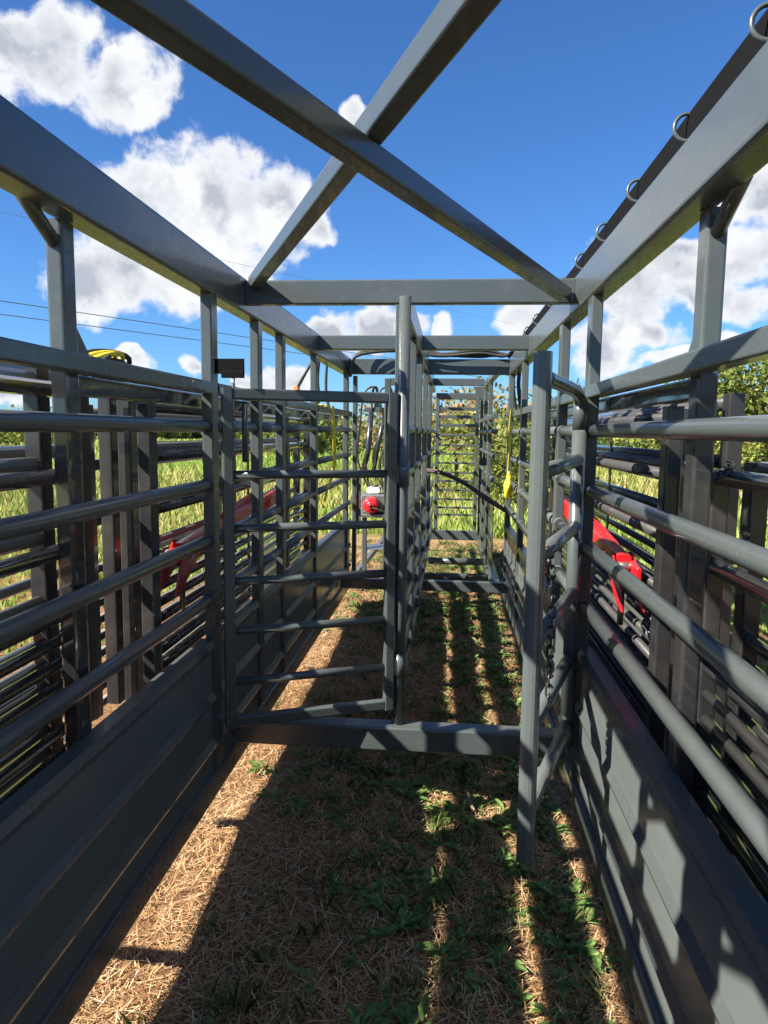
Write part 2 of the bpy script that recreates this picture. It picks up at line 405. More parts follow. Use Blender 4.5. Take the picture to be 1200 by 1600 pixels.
# rings and black runner along the right top beam
P('rope_runner', MB().box((XR + .055, Y0, 2.166), (XR + .075, YE, 2.29), .004), MATTE)
def ring_mesh():
    pts = []
    for k in range(21):
        a = math.radians(285 - k * 225 / 20)
        pts.append((0.031 * math.cos(a), 0.014 * math.sin(a * .5 + .6), 0.033 * math.sin(a)))
    return MB().tube(pts, .0048, 8)
r0 = None
for y in (.95, 1.40, 1.84, 2.29, 2.74, 3.18, 3.66, 4.1, 4.74, 5.3, 5.84):
    if r0 is None: r0 = P('rope_ring', ring_mesh(), GREY, right_beam); r0.location = (XR + .052, y, 2.252)
    else: copy_obj(r0, right_beam, (XR + .052, y, 2.252))

# centre post and dividing fence
XD = -.185
cp = P('centre_post', MB().tube([(XD, 2.885, .297), (XD, 2.885, 1.0), (XD, 2.885, 2.053)], .0235, 20))
for z in (.50, 1.30): P('hinge_collar', MB().tube([(XD, 2.885, z), (XD, 2.885, z + .10)], .0268, 18), GREY, cp)
P('divider_top_beam', MB().box((XD - .052, Y1 + .052, 2.03), (XD + .0, 9.25, 2.16), .008))
DP = [4.02, 4.90, 6.14, 7.62]
ed = [3.10] + DP + [9.28]
for y in DP: P('post', MB().box((XD - .045, y - .06, .26), (XD - .003, y, 2.028), .005))
for i in range(len(ed) - 1):
    a = ed[i] + .001; b_ = ed[i + 1] - (.061 if i < len(ed) - 2 else 0)
    for z in (1.533, 1.312, 1.10, .88, .67, .48, .30): P('rail', MB().tube([(XD - .024, a, z), (XD - .024, b_, z)], .0225, 14))
P('divider_end_post', MB().box((XD - .05, 3.05, .26), (XD - .002, 3.099, 2.052), .005))

# narrow race beyond: right wall continues, lower
for y in (7.36, 8.3, 9.30): P('post', MB().box((XR - .07 - .04, y - .05, .19), (XR - .07, y, 2.02), .005))
P('top_beam', MB().box((XR - .115, 6.452, 2.03), (XR - .062, 9.30, 2.10), .006))
P('skid', MB().box((XR - .11, 6.452, .085), (XR - .01, 9.30, .185), .008))
e_ = [6.452, 7.36, 8.3, 9.30]
for i in range(3):
    a = e_[i] + .001; b_ = e_[i + 1] - .051
    P('top_rail', MB().box((XR - .11, a, 1.652), (XR - .065, b_, 1.698), .006))
    for z in (1.533, 1.312, 1.10): P('rail', MB().tube([(XR - .09, a, z), (XR - .09, b_, z)], .022, 12))
    sh = P('sheet_panel', MB().box((XR - .088, a, .187), (XR - .083, b_, .86), .001))
    P('ridge', MB().prism([(XR - .0885, a, .50), (XR - .0885, a, .465), (XR - .099, a, .47), (XR - .099, a, .474)], (0, b_ - a, 0)), GREY, sh)
cross('cross_beam', 8.05, 2.04, 2.12, XL + .2, XR - .12)
for y in (6.42, 7.22): P('floor_tube', MB().tube([(XD, y, .21), (XR - .12, y, .21)], .035, 14))
P('sill', MB().box((XD - .05, 9.0, .16), (XR - .115, 9.06, .28), .006))
# left end frame
P('end_post', MB().box((XL + .003, 6.452, .19), (XL + .04, 6.52, 2.02), .006))
P('end_plate', MB().box((XL + .042, 6.47, .62), (XL + .082, 6.49, 1.12), .003))
P('end_post', MB().box((XL + .25, 6.9, .16), (XL + .31, 6.96, 2.03), .006))
P('corner_gusset', MB().prism([(XR - .125, 8.03, 2.03), (XR - .125, 8.03, 1.85), (XR - .25, 8.03, 2.03)], (0, .008, 0)))

# latch bracket on the gate post
lb = P('latch_bracket', MB().box((XL + .0015, 2.625, 1.728), (XL + .115, 2.632, 1.784), .002), MATTE)
P('latch_box', MB().box((XL + .035, 2.602, 1.712), (XL + .118, 2.622, 1.738), .004), MATTE, lb)
P('latch_pin', MB().tube([(XL + .078, 2.612, 1.711), (XL + .078, 2.612, 1.676)], .0065, 10), STEEL, lb)

# ------------------------------------------------------------------ gates
def stile_gate(name, label, hinge, free, z0, z1, bars, wid=.042, bar_r=.0165, square=True):
    h, f_ = Vector((*hinge, 0)), Vector((*free, 0)); L = (f_ - h).length; d = (f_ - h).normalized()
    root = empty(name, (h.x, h.y, GZ), math.atan2(d.y, d.x)); tag(root, label, 'gate')
    zo = -GZ
    B = lambda nm, mb, mat=GREY, pr=root: mb.build(nm, mat, pr)
    B('hinge_stile', MB().box((0, -wid / 2, z0 + zo), (wid, wid / 2, z1 + zo), .007))
    B('latch_stile', MB().box((L - wid, -wid / 2, z0 + zo), (L, wid / 2, z1 + zo), .007))
    B('top_bar', MB().box((wid + .001, -wid / 2 + .002, z1 - wid + zo), (L - wid - .001, wid / 2 - .002, z1 + zo), .007))
    B('bottom_bar', MB().box((wid + .001, -wid / 2 + .002, z0 + zo), (L - wid - .001, wid / 2 - .002, z0 + wid + zo), .007))
    for z in bars: B('bar', MB().tube([(wid + .0005, 0, z + zo), (L - wid - .0005, 0, z + zo)], bar_r, 14))
    return root, L, zo
lg, L, zo = stile_gate('man_gate', 'nearly closed grey gate with five bars hung on the centre post', (XD - .027, 2.875), (-.845, 2.60), .365, 1.675,
                       (1.352, 1.147, .943, .748, .545))
MB().tube([(L - .085, .0, 1.672 + zo - .045), (L - .085, 0, 1.40 + zo)], .011, 12).build('latch_rod', GREY, lg)
for z in (.515, 1.315): MB().box((-.008, -.02, z + zo), (.004, .02, z + .07 + zo), .004).build('hinge_lug', GREY, lg)

# open gate on the right: pipe hinge sleeve, square free end, five bars
hx, hy, fx, fy = .472, 2.655, .250, 2.0
d = Vector((fx - hx, fy - hy, 0)); L = d.length
rg = empty('swing_gate', (hx, hy, GZ), math.atan2(d.y, d.x))
tag(rg, 'open grey tube gate swung toward the viewer on the right with chain on it', 'gate')
B = lambda nm, mb, mat=GREY, pr=rg: mb.build(nm, mat, pr)
zo = -GZ
B('free_post', MB().bar((L, 0, .27 + zo), (L, 0, 1.742 + zo), .05, .05, .018, up=(0, 1, 0)), TUBEM)
hs = B('hinge_sleeve', MB().tube([(0, 0, .40 + zo), (0, 0, 1.53 + zo)], .0265, 20))
for z in (1.535, .34): B('hinge_collar', MB().tube([(0, 0, z + zo), (0, 0, z + .12 + zo)], .0265, 20))
for z in (1.50, 1.545): MB().tube([(-.03, -.02, z + .02 + zo), (-.022, -.002, z + zo)], .010, 8).build('hinge_bolt', RED, hs)
B('top_bar', MB().tube(curve_pts([(.0, 0, 1.63 + zo), (.10, 0, 1.665 + zo), (.35, 0, 1.672 + zo), (L - .022, 0, 1.676 + zo)], 18), .022, 16))
for z in (1.425, 1.183, .935, .685, .425): B('bar', MB().tube([(.022, 0, z + zo), (L - .024, 0, z - .012 + zo)], .0235, 16), TUBEM)

# far gate at the end of the race
fg = empty('slatted_end_gate', (XD, 9.18, GZ)); tag(fg, 'far grey gate of many thin horizontal bars closing the narrow race', 'gate')
W = XR - .115 - XD - .01
for x in (0.01, W - .045): MB().box((x, 0, .33), (x + .045, .05, 2.10), .005).build('stile', GREY, fg)
MB().box((.056, 0, 2.02), (W - .046, .05, 2.10), .005).build('top_bar', GREY, fg)
for z in (1.82, 1.72, 1.61, 1.49, 1.36, 1.248, 1.132, 1.007, .899, .781, .664, .555, .462):
    big = z > 1.6
    MB().box((.056, .01, z + .08 - (.02 if big else .012)), (W - .046, .035, z + .08 + (.022 if big else .012)), .004).build('slat', GREY, fg)

# ------------------------------------------------------------------ chains
def link_mesh():
    pts = []
    for k in range(17):
        a = 2 * math.pi * k / 16
        pts.append((.0095 * math.cos(a), 0, .010 * math.sin(a) + (.0095 if math.sin(a) >= 0 else -.0095)))
    return MB().tube(pts, .0033, 7, caps=False)
def chain(name, label, pts, group=None):
    root = empty(name, pts[0]); tag(root, label, 'chain', group)
    P_ = curve_pts(pts, 80); L = [0]
    for a, b_ in zip(P_, P_[1:]): L.append(L[-1] + (b_ - a).length)
    s, first, i = 0.0, None, 0
    while s < L[-1]:
        k = max(j for j in range(len(L)) if L[j] <= s); k = min(k, len(P_) - 2)
        p = P_[k].lerp(P_[k + 1], (s - L[k]) / max(1e-6, L[k + 1] - L[k])); d = (P_[k + 1] - P_[k]).normalized()
        if first is None: first = o = link_mesh().build('link', CHAIN, root)
        else: o = copy_obj(first, root)
        o.location = p - Vector(pts[0])
        q = d.to_track_quat('Z', 'Y'); o.rotation_mode = 'QUATERNION'
        o.rotation_quaternion = q @ Matrix.Rotation(math.radians(90 * (i % 2) + 20), 3, 'Z').to_quaternion()
        s += .030; i += 1
gd = d = Vector((fx - hx, fy - hy, 0)).normalized()
cg = Vector((fx, fy, 0)) - gd * .085
chain('gate_chain', 'dark chain hanging down beside the free post of the open right gate',
      [cg + Vector((.0, 0, 1.20)), cg + Vector((.024, .0, 1.165)), cg + Vector((.034, .0, 1.06)), cg + Vector((.034, .0, .9)), cg + Vector((.036, 0, .72))])

# ------------------------------------------------------------------ portable corral panels carried on both sides
PZ = (1.575, 1.385, 1.175) + tuple(.990 - .066 * k for k in range(9))
def panel(x, y0, y1, label, group, zs=PZ, dz=0.0, flat=.05, rad=.0225, corner=False, rail_mat=None):
    root = empty('corral_panel', (x, y0, GZ)); tag(root, label, 'corral panel', group)
    zb = zs[-1] + dz - GZ; zt = zs[0] + dz - GZ; Lp = y1 - y0
    for a in (0.0, Lp - .06): MB().box((-flat / 2, a, zb - .03), (flat / 2, a + .06, zt + (.018 if corner else .03)), .006).build('stile', STILE, root)
    for z in zs:
        MB().tube([(0, .061, z + dz - GZ), (0, Lp - .061, z + dz - GZ)], rad if z > 1.1 else .0165, 12).build('rail', rail_mat or DGREY, root)
    for a in (Lp * .5,): MB().box((-flat / 2 - .003, a - .02, zb + .03), (-flat / 2 + .002, a + .02, zt - .03), .001).build('brace_strap', STILE, root)
    return root
GL1, GL2, GR1, GR2 = ('panels stacked outside the left wall near the viewer', 'panels stacked outside the left wall farther on',
                      'panels stacked outside the right wall near the viewer', 'panels stacked outside the right wall farther on')
orders = ['innermost', 'middle', 'outermost']
ZR2 = (1.415, 1.180) + tuple(.975 - .07 * k for k in range(9))
for i in range(3):
    side = orders[i] + ' of its stack of three'
    panel(-1.085 - .085 * i, -1.25 - .02 * i, 1.985 - .012 * i + (.40 if i == 2 else 0), f'tube panel on near left rack, {side}', GL1,
          zs=(1.625,) + ((1.535,) if i == 0 else ()) + PZ[1:] + ((.40,) if i == 0 else ()), dz=.03 * i, rail_mat=SUNLIT if i else BLACK)  # innermost gets an added rail, hidden from view, to shade the right skid
    panel(-1.150 - .085 * i, 2.44 + .015 * ((i * 2) % 3), 5.75, f'tube panel on farther left rack, {side}', GL2,
          zs=PZ, dz=.03 * ((i + 1) % 3), rail_mat=SUNLIT if i else BLACK)
    panel(.700 + .085 * i, -1.1, 1.955 - .03 * i, f'tube panel on near right rack, {side}', GR1, zs=ZR2 if i < 2 else (1.64,) + PZ[1:], corner=True, flat=.045, dz=.02 * (i % 2))
    panel(.745 + .080 * i, 2.36 + .012 * (i % 2), 5.6, f'tube panel on farther right rack, {side}', GR2, zs=PZ + (.385,), dz=.025 * i)

chain('panel_chain', 'chain looped around the near panels on the left rack', [(-.99, 1.76, 1.28), (-1.02, 1.80, 1.22), (-1.03, 1.90, 1.20), (-1.04, 1.93, 1.08)])
chain('panel_chain', 'chain wrapped round panel end and outer post on the right rack',
      [(.585, 1.80, 1.455), (.60, 1.775, 1.42), (.66, 1.80, 1.425), (.71, 1.86, 1.455)])
chain('panel_chain', 'chain dangling below the right rack against the green field', [(.93, 1.90, 1.40), (.93, 1.90, 1.28), (.935, 1.90, 1.16)])

# ------------------------------------------------------------------ red wheel arms
def red_arm(label, sg, x):
    root = empty('red_wheel_arm', (x, 2.6, GZ)); tag(root, label, 'axle arm', 'red axle arms either side of the alley')
    zo = -GZ
    MB().bar((0, 0.10, 1.03 + zo), (0, 1.75, 1.13 + zo), .05, .085, .008).build('arm', RED, root)
    MB().bar((sg * .03, -.0, 1.015 + zo), (sg * .03, 1.3, 1.16 + zo), .014, .05, .003).build('upper_plate', RED, root)
    for s_ in (-1, 1):
        MB().prism([(s_ * .034, -.05, .89 + zo), (s_ * .034, .02, .91 + zo), (s_ * .034, .30, 1.05 + zo), (s_ * .034, .14, 1.08 + zo), (s_ * .034, -.01, .98 + zo)], (s_ * .008, 0, 0)).build('fork_plate', RED, root)
    MB().tube([(-.055, .10, 1.03 + zo), (.055, .10, 1.03 + zo)], .016, 12).build('pivot_pin', STEEL, root)
    MB().tube([(0, .12, 1.03 + zo), (0, .12, .8 + zo)], .012, 10).build('lift_rod', BLACK, root)
    MB().bar((0, 1.75, 1.13 + zo), (0, 1.95, 1.06 + zo), .06, .11, .01).build('end_block', RED, root)
red_arm('red painted steel arm behind the left rails below the panels', -1, -1.055)
red_arm('red painted steel arm behind the right rails below the panels', 1, .665)

# ------------------------------------------------------------------ straps and hoses
def strap(name, label, pts, width, wdir, mat=YELL, parts=()):
    root = empty(name, pts[0]); tag(root, label, 'strap')
    P_ = curve_pts(pts, 30); o = Vector(pts[0]); rings = []
    for i, p in enumerate(P_):
        tw = .25 * math.sin(i * .35); wd = Vector(wdir).normalized(); wd = (wd + Vector((.0, tw, 0))).normalized()
        n_ = wd.cross(Vector((0, 0, 1))).normalized() * .0012; p = p - o
        rings.append([p - wd * width / 2 - n_, p + wd * width / 2 - n_, p + wd * width / 2 + n_, p - wd * width / 2 + n_])
    MB().ring_sweep(rings).build('webbing', mat, root)
    return root
strap('ratchet_strap', 'yellow webbing strap hanging inside the left wall', [(-.867, 5.28, 1.705), (-.862, 5.28, 1.62), (-.855, 5.29, 1.42), (-.86, 5.30, 1.24), (-.89, 5.10, 1.05), (-.87, 4.95, .98)], .045, (.35, 1, 0))
s_ = strap('ratchet_strap', 'yellow strap with a bundled end hanging on the right wall', [(.488, 5.76, 1.705), (.484, 5.76, 1.60), (.478, 5.72, 1.35), (.470, 5.66, 1.15)], .042, (.6, 1, 0))
def blob(name, mat, parent, c, r, seed, n=10):
    """a soft rumpled bundle"""
    rr = random.Random(seed); mb = MB(); rings = []
    for i in range(n + 1):
        th = math.pi * i / n
        ring = []
        for k in range(14):
            ph = 2 * math.pi * k / 14; q = 1 + .22 * math.sin(3 * ph + seed + i) + rr.uniform(-.1, .1)
            ring.append((c[0] + r[0] * q * math.sin(th) * math.cos(ph), c[1] + r[1] * q * math.sin(th) * math.sin(ph), c[2] + r[2] * math.cos(th)))
        rings.append(ring)
    mb.ring_sweep(rings, smooth=True); return mb.build(name, mat, parent)
blob('strap_bundle', YELL, s_, (-.02, -.12, -.62), (.032, .045, .085), 2)
blob('bundle_knot', YELL, s_, (-.012, -.10, -.53), (.016, .02, .05), 5)

# rolled strap on the left rack: wound layers of webbing
rs = empty('rolled_strap', (-1.06, 2.16, 1.665)); tag(rs, 'rolled yellow and black strap lying on top of the left panels', 'strap')
for k in range(7):
    pts = []; q = .035 + .0068 * k
    for i in range(25):
        a = 2 * math.pi * i / 24; pts.append((0.03 * math.sin(a * 2 + k), q * 1.55 * math.cos(a), .046 + q * .60 * math.sin(a)))
    MB().tube(pts, .0085, 8, caps=False).build('webbing_turn', YELL if k % 3 else RUBBER, rs)

def hose(name, label, pts, r, mat=RUBBER, group=None):
    o = MB().tube(curve_pts(pts, 40), r, 10).build(name, mat); tag(o, label, 'hose', group); return o
hz = 2.11
for i, (dy, dz, sag) in enumerate(((0, 0, .0), (.03, .012, .03), (.07, .022, -.01), (.10, .03, .05))):
    hose('hydraulic_hose', ('lowest', 'second', 'third', 'topmost')[i] + ' black hose of the bundle lying across the far top beams',
         [(-.86, 6.05 + dy, hz - .12), (-.80, 6.12 + dy, hz + .05 + dz), (-.45, 6.18 + dy, hz + .10 + dz + sag), (-.1, 6.2 + dy, hz + .06 + dz), (.25, 6.2 + dy, hz + .085 + dz - sag), (.45, 6.2 + dy, hz + .06 + dz), (.56, 6.25 + dy, hz + .14 - .04 * i)], .0135, RUBBER, 'hoses over the far beams')
hose('hydraulic_hose', 'reddish hose in the bundle over the far right beams', [(-.15, 6.17, 2.255), (.08, 6.15, 2.295), (.30, 6.15, 2.275), (.46, 6.18, 2.25)], .011, BROWNH)
for i, x in enumerate((.555, .60)):
    hose('hydraulic_hose', ('thicker', 'thinner')[1 - i] + ' black hose hanging behind the right wall posts', [(x, 6.35, 2.10), (x - .01, 6.33, 1.95), (x + .01, 6.36, 1.8), (x + .05, 6.4, 1.62)], .014 + .003 * i)
for i, x in enumerate((-1.02, -1.09)):
    hose('hydraulic_hose', ('right', 'left')[i] + ' of two hoses hanging outside the left wall end', [(x, 5.95, 2.16), (x - .015, 5.95, 1.95), (x - .005, 5.95, 1.78), (x + .06 - .1 * i, 5.92, 1.60)], .012)
hose('race_hose', 'black hose slung across the narrow race in front of the far gate', [(-.21, 6.6, 1.165), (-.05, 6.55, 1.14), (.15, 6.45, 1.06), (.33, 6.35, .94), (.52, 6.3, .83)], .014, RUBBER)
hose('race_hose', 'brown hose slung across the narrow race above the black one', [(-.21, 6.62, 1.18), (-.08, 6.58, 1.165), (.10, 6.5, 1.10), (.30, 6.38, .985), (.52, 6.31, .845)], .010, BROWNH)
vc = empty('valve_cluster', (.39, 8.0, 1.2)); tag(vc, 'blue-black valve clamped to the right rail by the far gate', 'valve')
MB().box((-.05, -.03, -.04), (.05, .03, .04), .008).build('valve_body', CHAIN, vc); MB().tube([(0, 0, .04), (0, 0, .10)], .012, 10).build('valve_stem', CHAIN, vc)
MB().tube([(-.05, 0, .02), (-.10, 0, -.1), (-.11, 0, -.3)], .006, 8).build('valve_line', RUBBER, vc)

# orange buckle and stay rod behind the left wall
ob = empty('orange_buckle', (-1.10, 5.0, 1.66)); tag(ob, 'orange buckle with a dark stay rod above the left wall', 'buckle')
MB().bar((0, 0, .0), (.02, -.0, .17), .05, .045, .012).build('buckle_body', ORANGE, ob)
MB().tube([(.02, 0, .15), (.16, .05, .42)], .011, 10).build('stay_rod', RUBBER, ob)
blob('buckle_webbing', YELL, ob, (.19, .0, .03), (.05, .06, .02), 3)

# ------------------------------------------------------------------ pump engine and hydraulic column at the left end of the alley
en = empty('pump_engine', (-.745, 7.0, GZ)); tag(en, 'small red engine with white fuel tank at the far left end', 'engine')
def disc_ring(mb, c, prof, n=24):
    rings = [[(c[0] + r * math.cos(2 * math.pi * k / n), c[1] + y, c[2] + r * math.sin(2 * math.pi * k / n)) for k in range(n)] for (y, r) in prof]
    return mb.ring_sweep(rings, smooth=True)
rc = disc_ring(MB(), (0, -.17, .885), [(.10, .082), (.03, .084), (.0, .070), (-.012, .057), (-.006, .046), (-.02, .038), (-.02, .018)]).build('recoil_cover', RED, en)
disc_ring(MB(), (0, -.17, .885), [(-.018, .017), (-.03, .016), (-.031, .006)]).build('starter_hub', BLACK, rc)
MB().box((-.10, -.07, .80), (.13, .16, .99), .02).build('engine_block', STEEL, en)
MB().bar((.01, -.06, 1.025), (.01, .12, 1.025), .13, .055, .022).build('fuel_tank', WHITE, en)
MB().tube([(.02, .03, 1.05), (.02, .03, 1.075)], .028, 14).build('fuel_cap', BLACK, en)
MB().box((.11, -.06, .90), (.20, .10, 1.01), .02).build('muffler', RUBBER, en)
MB().box((-.14, -.14, .765), (.2, .2, .795), .006).build('mounting_plate', STEEL, en)
for x in (-.1, .15): MB().box((x, -.02, .0), (x + .045, .04, .764), .006).build('stand_leg', GREY, en)
MB().tube([(-.02, -.19, .88), (.12, -.21, .84), (.2, -.2, .83)], .004, 8).build('pull_cord', RUBBER, en)

hc = empty('hydraulic_column', (-.62, 7.35, GZ)); tag(hc, 'grey column with black cylinders and hoses beside the red engine', 'hydraulic column')
MB().box((-.03, -.03, .0), (.03, .03, 1.95), .006).build('column', GREY, hc)
MB().box((.07, -.02, .0), (.105, .03, 1.75), .005).build('column', GREY, hc)
MB().box((.16, -.03, .3), (.30, .04, 1.72), .006).build('black_panel', BLACK, hc)
MB().box((-.24, -.10, 1.80), (.28, .02, 1.845), .006).build('manifold_plate', GREY, hc)
for i, x in enumerate((-.15, .02, .14)): MB().box((x, -.09, 1.846), (x + .07, .0, 1.95), .012).build('valve_block', BLACK, hc)
MB().tube([(-.17, -.14, 1.80), (-.20, -.14, 1.4), (-.26, -.14, 1.15)], .028, 14).build('cylinder', BLACK, hc)
MB().tube([(-.03, -.14, 1.80), (-.10, -.14, 1.45), (-.14, -.14, 1.2)], .022, 14).build('cylinder', BLACK, hc)
for k in range(6):
    x0 = -.18 + .075 * k; MB().tube(curve_pts([(x0, -.06, 1.95), (x0 + .03 * (-1) ** k, -.12, 2.05), (x0 - .06, -.16, 1.98), (x0 - .10 + .04 * k, -.15, 1.7), (x0 - .12, -.13, 1.3), (x0 + .05 * (-1) ** k, -.12, .9)], 30), .010, 8).build('hose_line', RUBBER, hc)
MB().bar((.12, -.05, .45), (.34, -.05, 1.1), .02, .05, .004, up=(0, 1, 0)).build('diagonal_link', BLACK, hc)
MB().prism([(-.20, -.35, .42), (.22, -.40, .44), (.22, -.15, .45), (-.20, -.12, .43)], (0, 0, .012)).build('step_plate', STEEL, hc)
MB().tube([(-.35, -.2, .18), (.0, -.25, .16), (.42, -.25, .16)], .03, 12).build('low_pipe', RUBBER, hc)
MB().bar((-.35, -.45, .10), (.0, .45, .52), .05, .05, .006).build('strut', STEEL, hc)

# ------------------------------------------------------------------ tube feeder seen beyond the right rack
fe = empty('tube_feeder', (2.35, 4.3, GZ)); tag(fe, 'grey tubular rack standing in the grass beyond the right wall', 'feeder')
for z in (.62, .9, 1.15, 1.47):
    MB().tube([(-.42 if z > 1.4 else .0, 0, z), (1.8, .1, z)], .018, 10).build('hoop_rail', GREY, fe)
for x in (0.02, .9, 1.7): MB().tube([(x, .02, 0), (x, .02, 1.45)], .028, 12).build('upright', BLACK, fe)
MB().bar((-.38, 0, 1.46), (-.02, 0, 1.24), .03, .05, .005).build('brace', GREY, fe)
MB().tube(curve_pts([(-.02, 0, 1.15), (-.04, 0, .95), (-.12, 0, .80), (-.3, 0, .70), (-.55, .0, .66)], 20), .026, 12).build('curved_tube', BLACK, fe)

# ------------------------------------------------------------------ power lines
def wire(label, u0, v0, u1, v1, dist, sag=0.0, r=.02):
    a = Vector((0, 0, H)) + pix_dir(u0, v0) * dist * 1.0; b_ = Vector((0, 0, H)) + pix_dir(u1, v1) * dist * 1.25
    e = (b_ - a); a = a - e * .6; b_ = b_ + e * 1.2
    pts = [a.lerp(b_, k / 20) - Vector((0, 0, sag * math.sin(math.pi * k / 20))) for k in range(21)]
    o = MB().tube(pts, r, 6).build('power_line', WIRE); tag(o, label, 'power line', 'overhead wires on the left')
wire('upper of the two thick wires low in the left sky', 0, 470, 475, 540, 90, 0, .05)
wire('lower of the two thick wires low in the left sky', 0, 491, 475, 553, 92, 0, .05)
wire('thin faint wire crossing the large left cloud', 0, 331, 500, 440, 110, 0, .022)

# ------------------------------------------------------------------ trees
def leaves_mesh(centres, size, mat, parent, name='crown', flat=0.6):
    c = np.asarray(centres); n = len(c)
    a = rng.normal(size=(n, 3)); a /= np.linalg.norm(a, axis=1)[:, None]
    b_ = rng.normal(size=(n, 3)); b_ -= a * (a * b_).sum(1)[:, None]; b_ /= np.linalg.norm(b_, axis=1)[:, None]
    s = (size * rng.uniform(.6, 1.35, n))[:, None]
    V = np.stack([c - a * s, c - b_ * s * flat * .8 , c + a * s, c + b_ * s * flat], 1)
    return V
def tree(label, x, y, h, rad, mat, nleaf, leaf, group, base=.25, seed=1, name='tree', gaps=1.0, lean=0):
    h = h * .84
    rr = np.random.default_rng(seed); root = empty(name, (x, y, GZ)); tag(root, label, 'tree', group)
    tr = MB(); top = np.array([lean, 0, h * .80])
    pts = [(lean * k / 6 + .04 * h * .2 * math.sin(k * 1.7 + seed), .03 * math.cos(k * 2 + seed), h * .80 * k / 6) for k in range(7)]
    tr.tube(pts, [h * .022 * (1 - .12 * k) for k in range(7)], 8)
    nl = 9; cl = []
    for k in range(nl):
        a = seed + k * 2.4; z0 = h * (base + (.72 - base) * k / nl); p0 = Vector(pts[min(6, int(z0 / (h * .80) * 6))]); p0.z = z0
        ln = rad * (1.0 - .45 * abs(k / nl - .35)); e = p0 + Vector((math.cos(a) * ln * .8, math.sin(a) * ln * .8, h * rr.uniform(.08, .22)))
        mid = p0.lerp(e, .5) + Vector((0, 0, .04 * h)); tr.tube([p0, mid, e], [h * .009, h * .006, h * .002], 6)
        cl += [e, mid.lerp(e, .4)]
    tk = tr.build('trunk', BARK, root)
    cl += [Vector((lean, 0, h * .9)), Vector((lean * .8, 0, h * .75))]
    C = np.array([tuple(c) for c in cl]); nc = int(16 * gaps)
    C = np.concatenate([C, np.stack([rr.normal(0, rad * .5, nc), rr.normal(0, rad * .5, nc), rr.uniform(h * (base + .05), h * .92, nc)], 1)])
    R = rr.uniform(.16, .36, len(C)) * rad
    pick = rr.integers(0, len(C), nleaf); dirs = rr.normal(size=(nleaf, 3)); dirs /= np.linalg.norm(dirs, axis=1)[:, None]
    q = rr.uniform(.25, 1.0, nleaf) ** .5
    pos = C[pick] + dirs * (R[pick] * q)[:, None] * np.array([1.15, 1.15, .8])
    pos = pos[pos[:, 2] > h * base * (.45 if base < .3 else .95)]
    V = leaves_mesh(pos, leaf, mat, root)
    ho = np.clip(.5 + .22 * rr.normal(size=len(pos)) + .25 * (np.sin(pick[:len(pos)] * 1.7) * .6), 0, 1)
    quick_mesh('crown', V, 4, mat, ho, root)
    return root
GT_L, GT_R, GT_F = 'trees along the far left edge of the field', 'trees on the right behind the wall', 'trees behind the far gate'
k = 0
for (u, yy, htop, rad, mt_, lb_) in (
        (-60, 60, 660, 4.2, LEAF_Y, 'yellow-green tree at the left edge of the picture'), (28, 46, 676, 3.2, LEAF_Y, 'yellowing bushy tree seen below the top left rail'),
        (75, 75, 668, 4.5, LEAF_G, 'dark green tree just right of the yellowing one on the left'), (150, 90, 680, 5, LEAF_G, 'low green tree behind the left outer post'),
        (245, 95, 683, 3.4, LEAF_Y, 'small pale tree left in the gap beside the left gate post'), (275, 100, 681, 3.6, LEAF_G, 'round green tree in the gap beside the left gate post'),
        (305, 105, 684, 3.6, LEAF_G, 'green tree right in the gap beside the left gate post'), (345, 110, 684, 4, LEAF_G, 'green tree behind the latch of the left gate'),
        (400, 100, 682, 4, LEAF_Y, 'pale tree behind the left gate'), (462, 42, 655, 2.4, LEAF_Y, 'tall leafy tree seen through the middle of the left wall'),
        (500, 48, 650, 3.0, LEAF_G, 'tree seen behind the yellow strap on the left')):
    c_ = pix_dir(u, htop); s_ = yy / c_.y; X = c_.x * s_; Zt = H + c_.z * s_ - GZ
    tree(lb_, X, yy, max(3.0, Zt * 1.06), rad, mt_, 1700, .17 * yy / 60 + .06, GT_L, base=.05, seed=20 + k); k += 1
for (u, yy, htop, rad, mt_, n_, lf, lb_) in (
        (672, 17, 596, 2.0, LEAF_B, 1300, .065, 'thin browning tree behind the left part of the far gate'), (716, 19, 570, 2.6, LEAF_B, 1900, .07, 'tall browning tree directly behind the far gate'),
        (752, 22, 592, 2.4, LEAF_Y, 1500, .075, 'yellowing tree behind the right part of the far gate'), (600, 26, 640, 2.0, LEAF_G, 1800, .09, 'green tree behind the red engine')):
    c_ = pix_dir(u, htop); s_ = yy / c_.y; X = c_.x * s_; Zt = H + c_.z * s_ - GZ
    tree(lb_, X, yy, Zt, rad, mt_, n_, lf, GT_F, base=.40, seed=50 + k, gaps=.6); k += 1
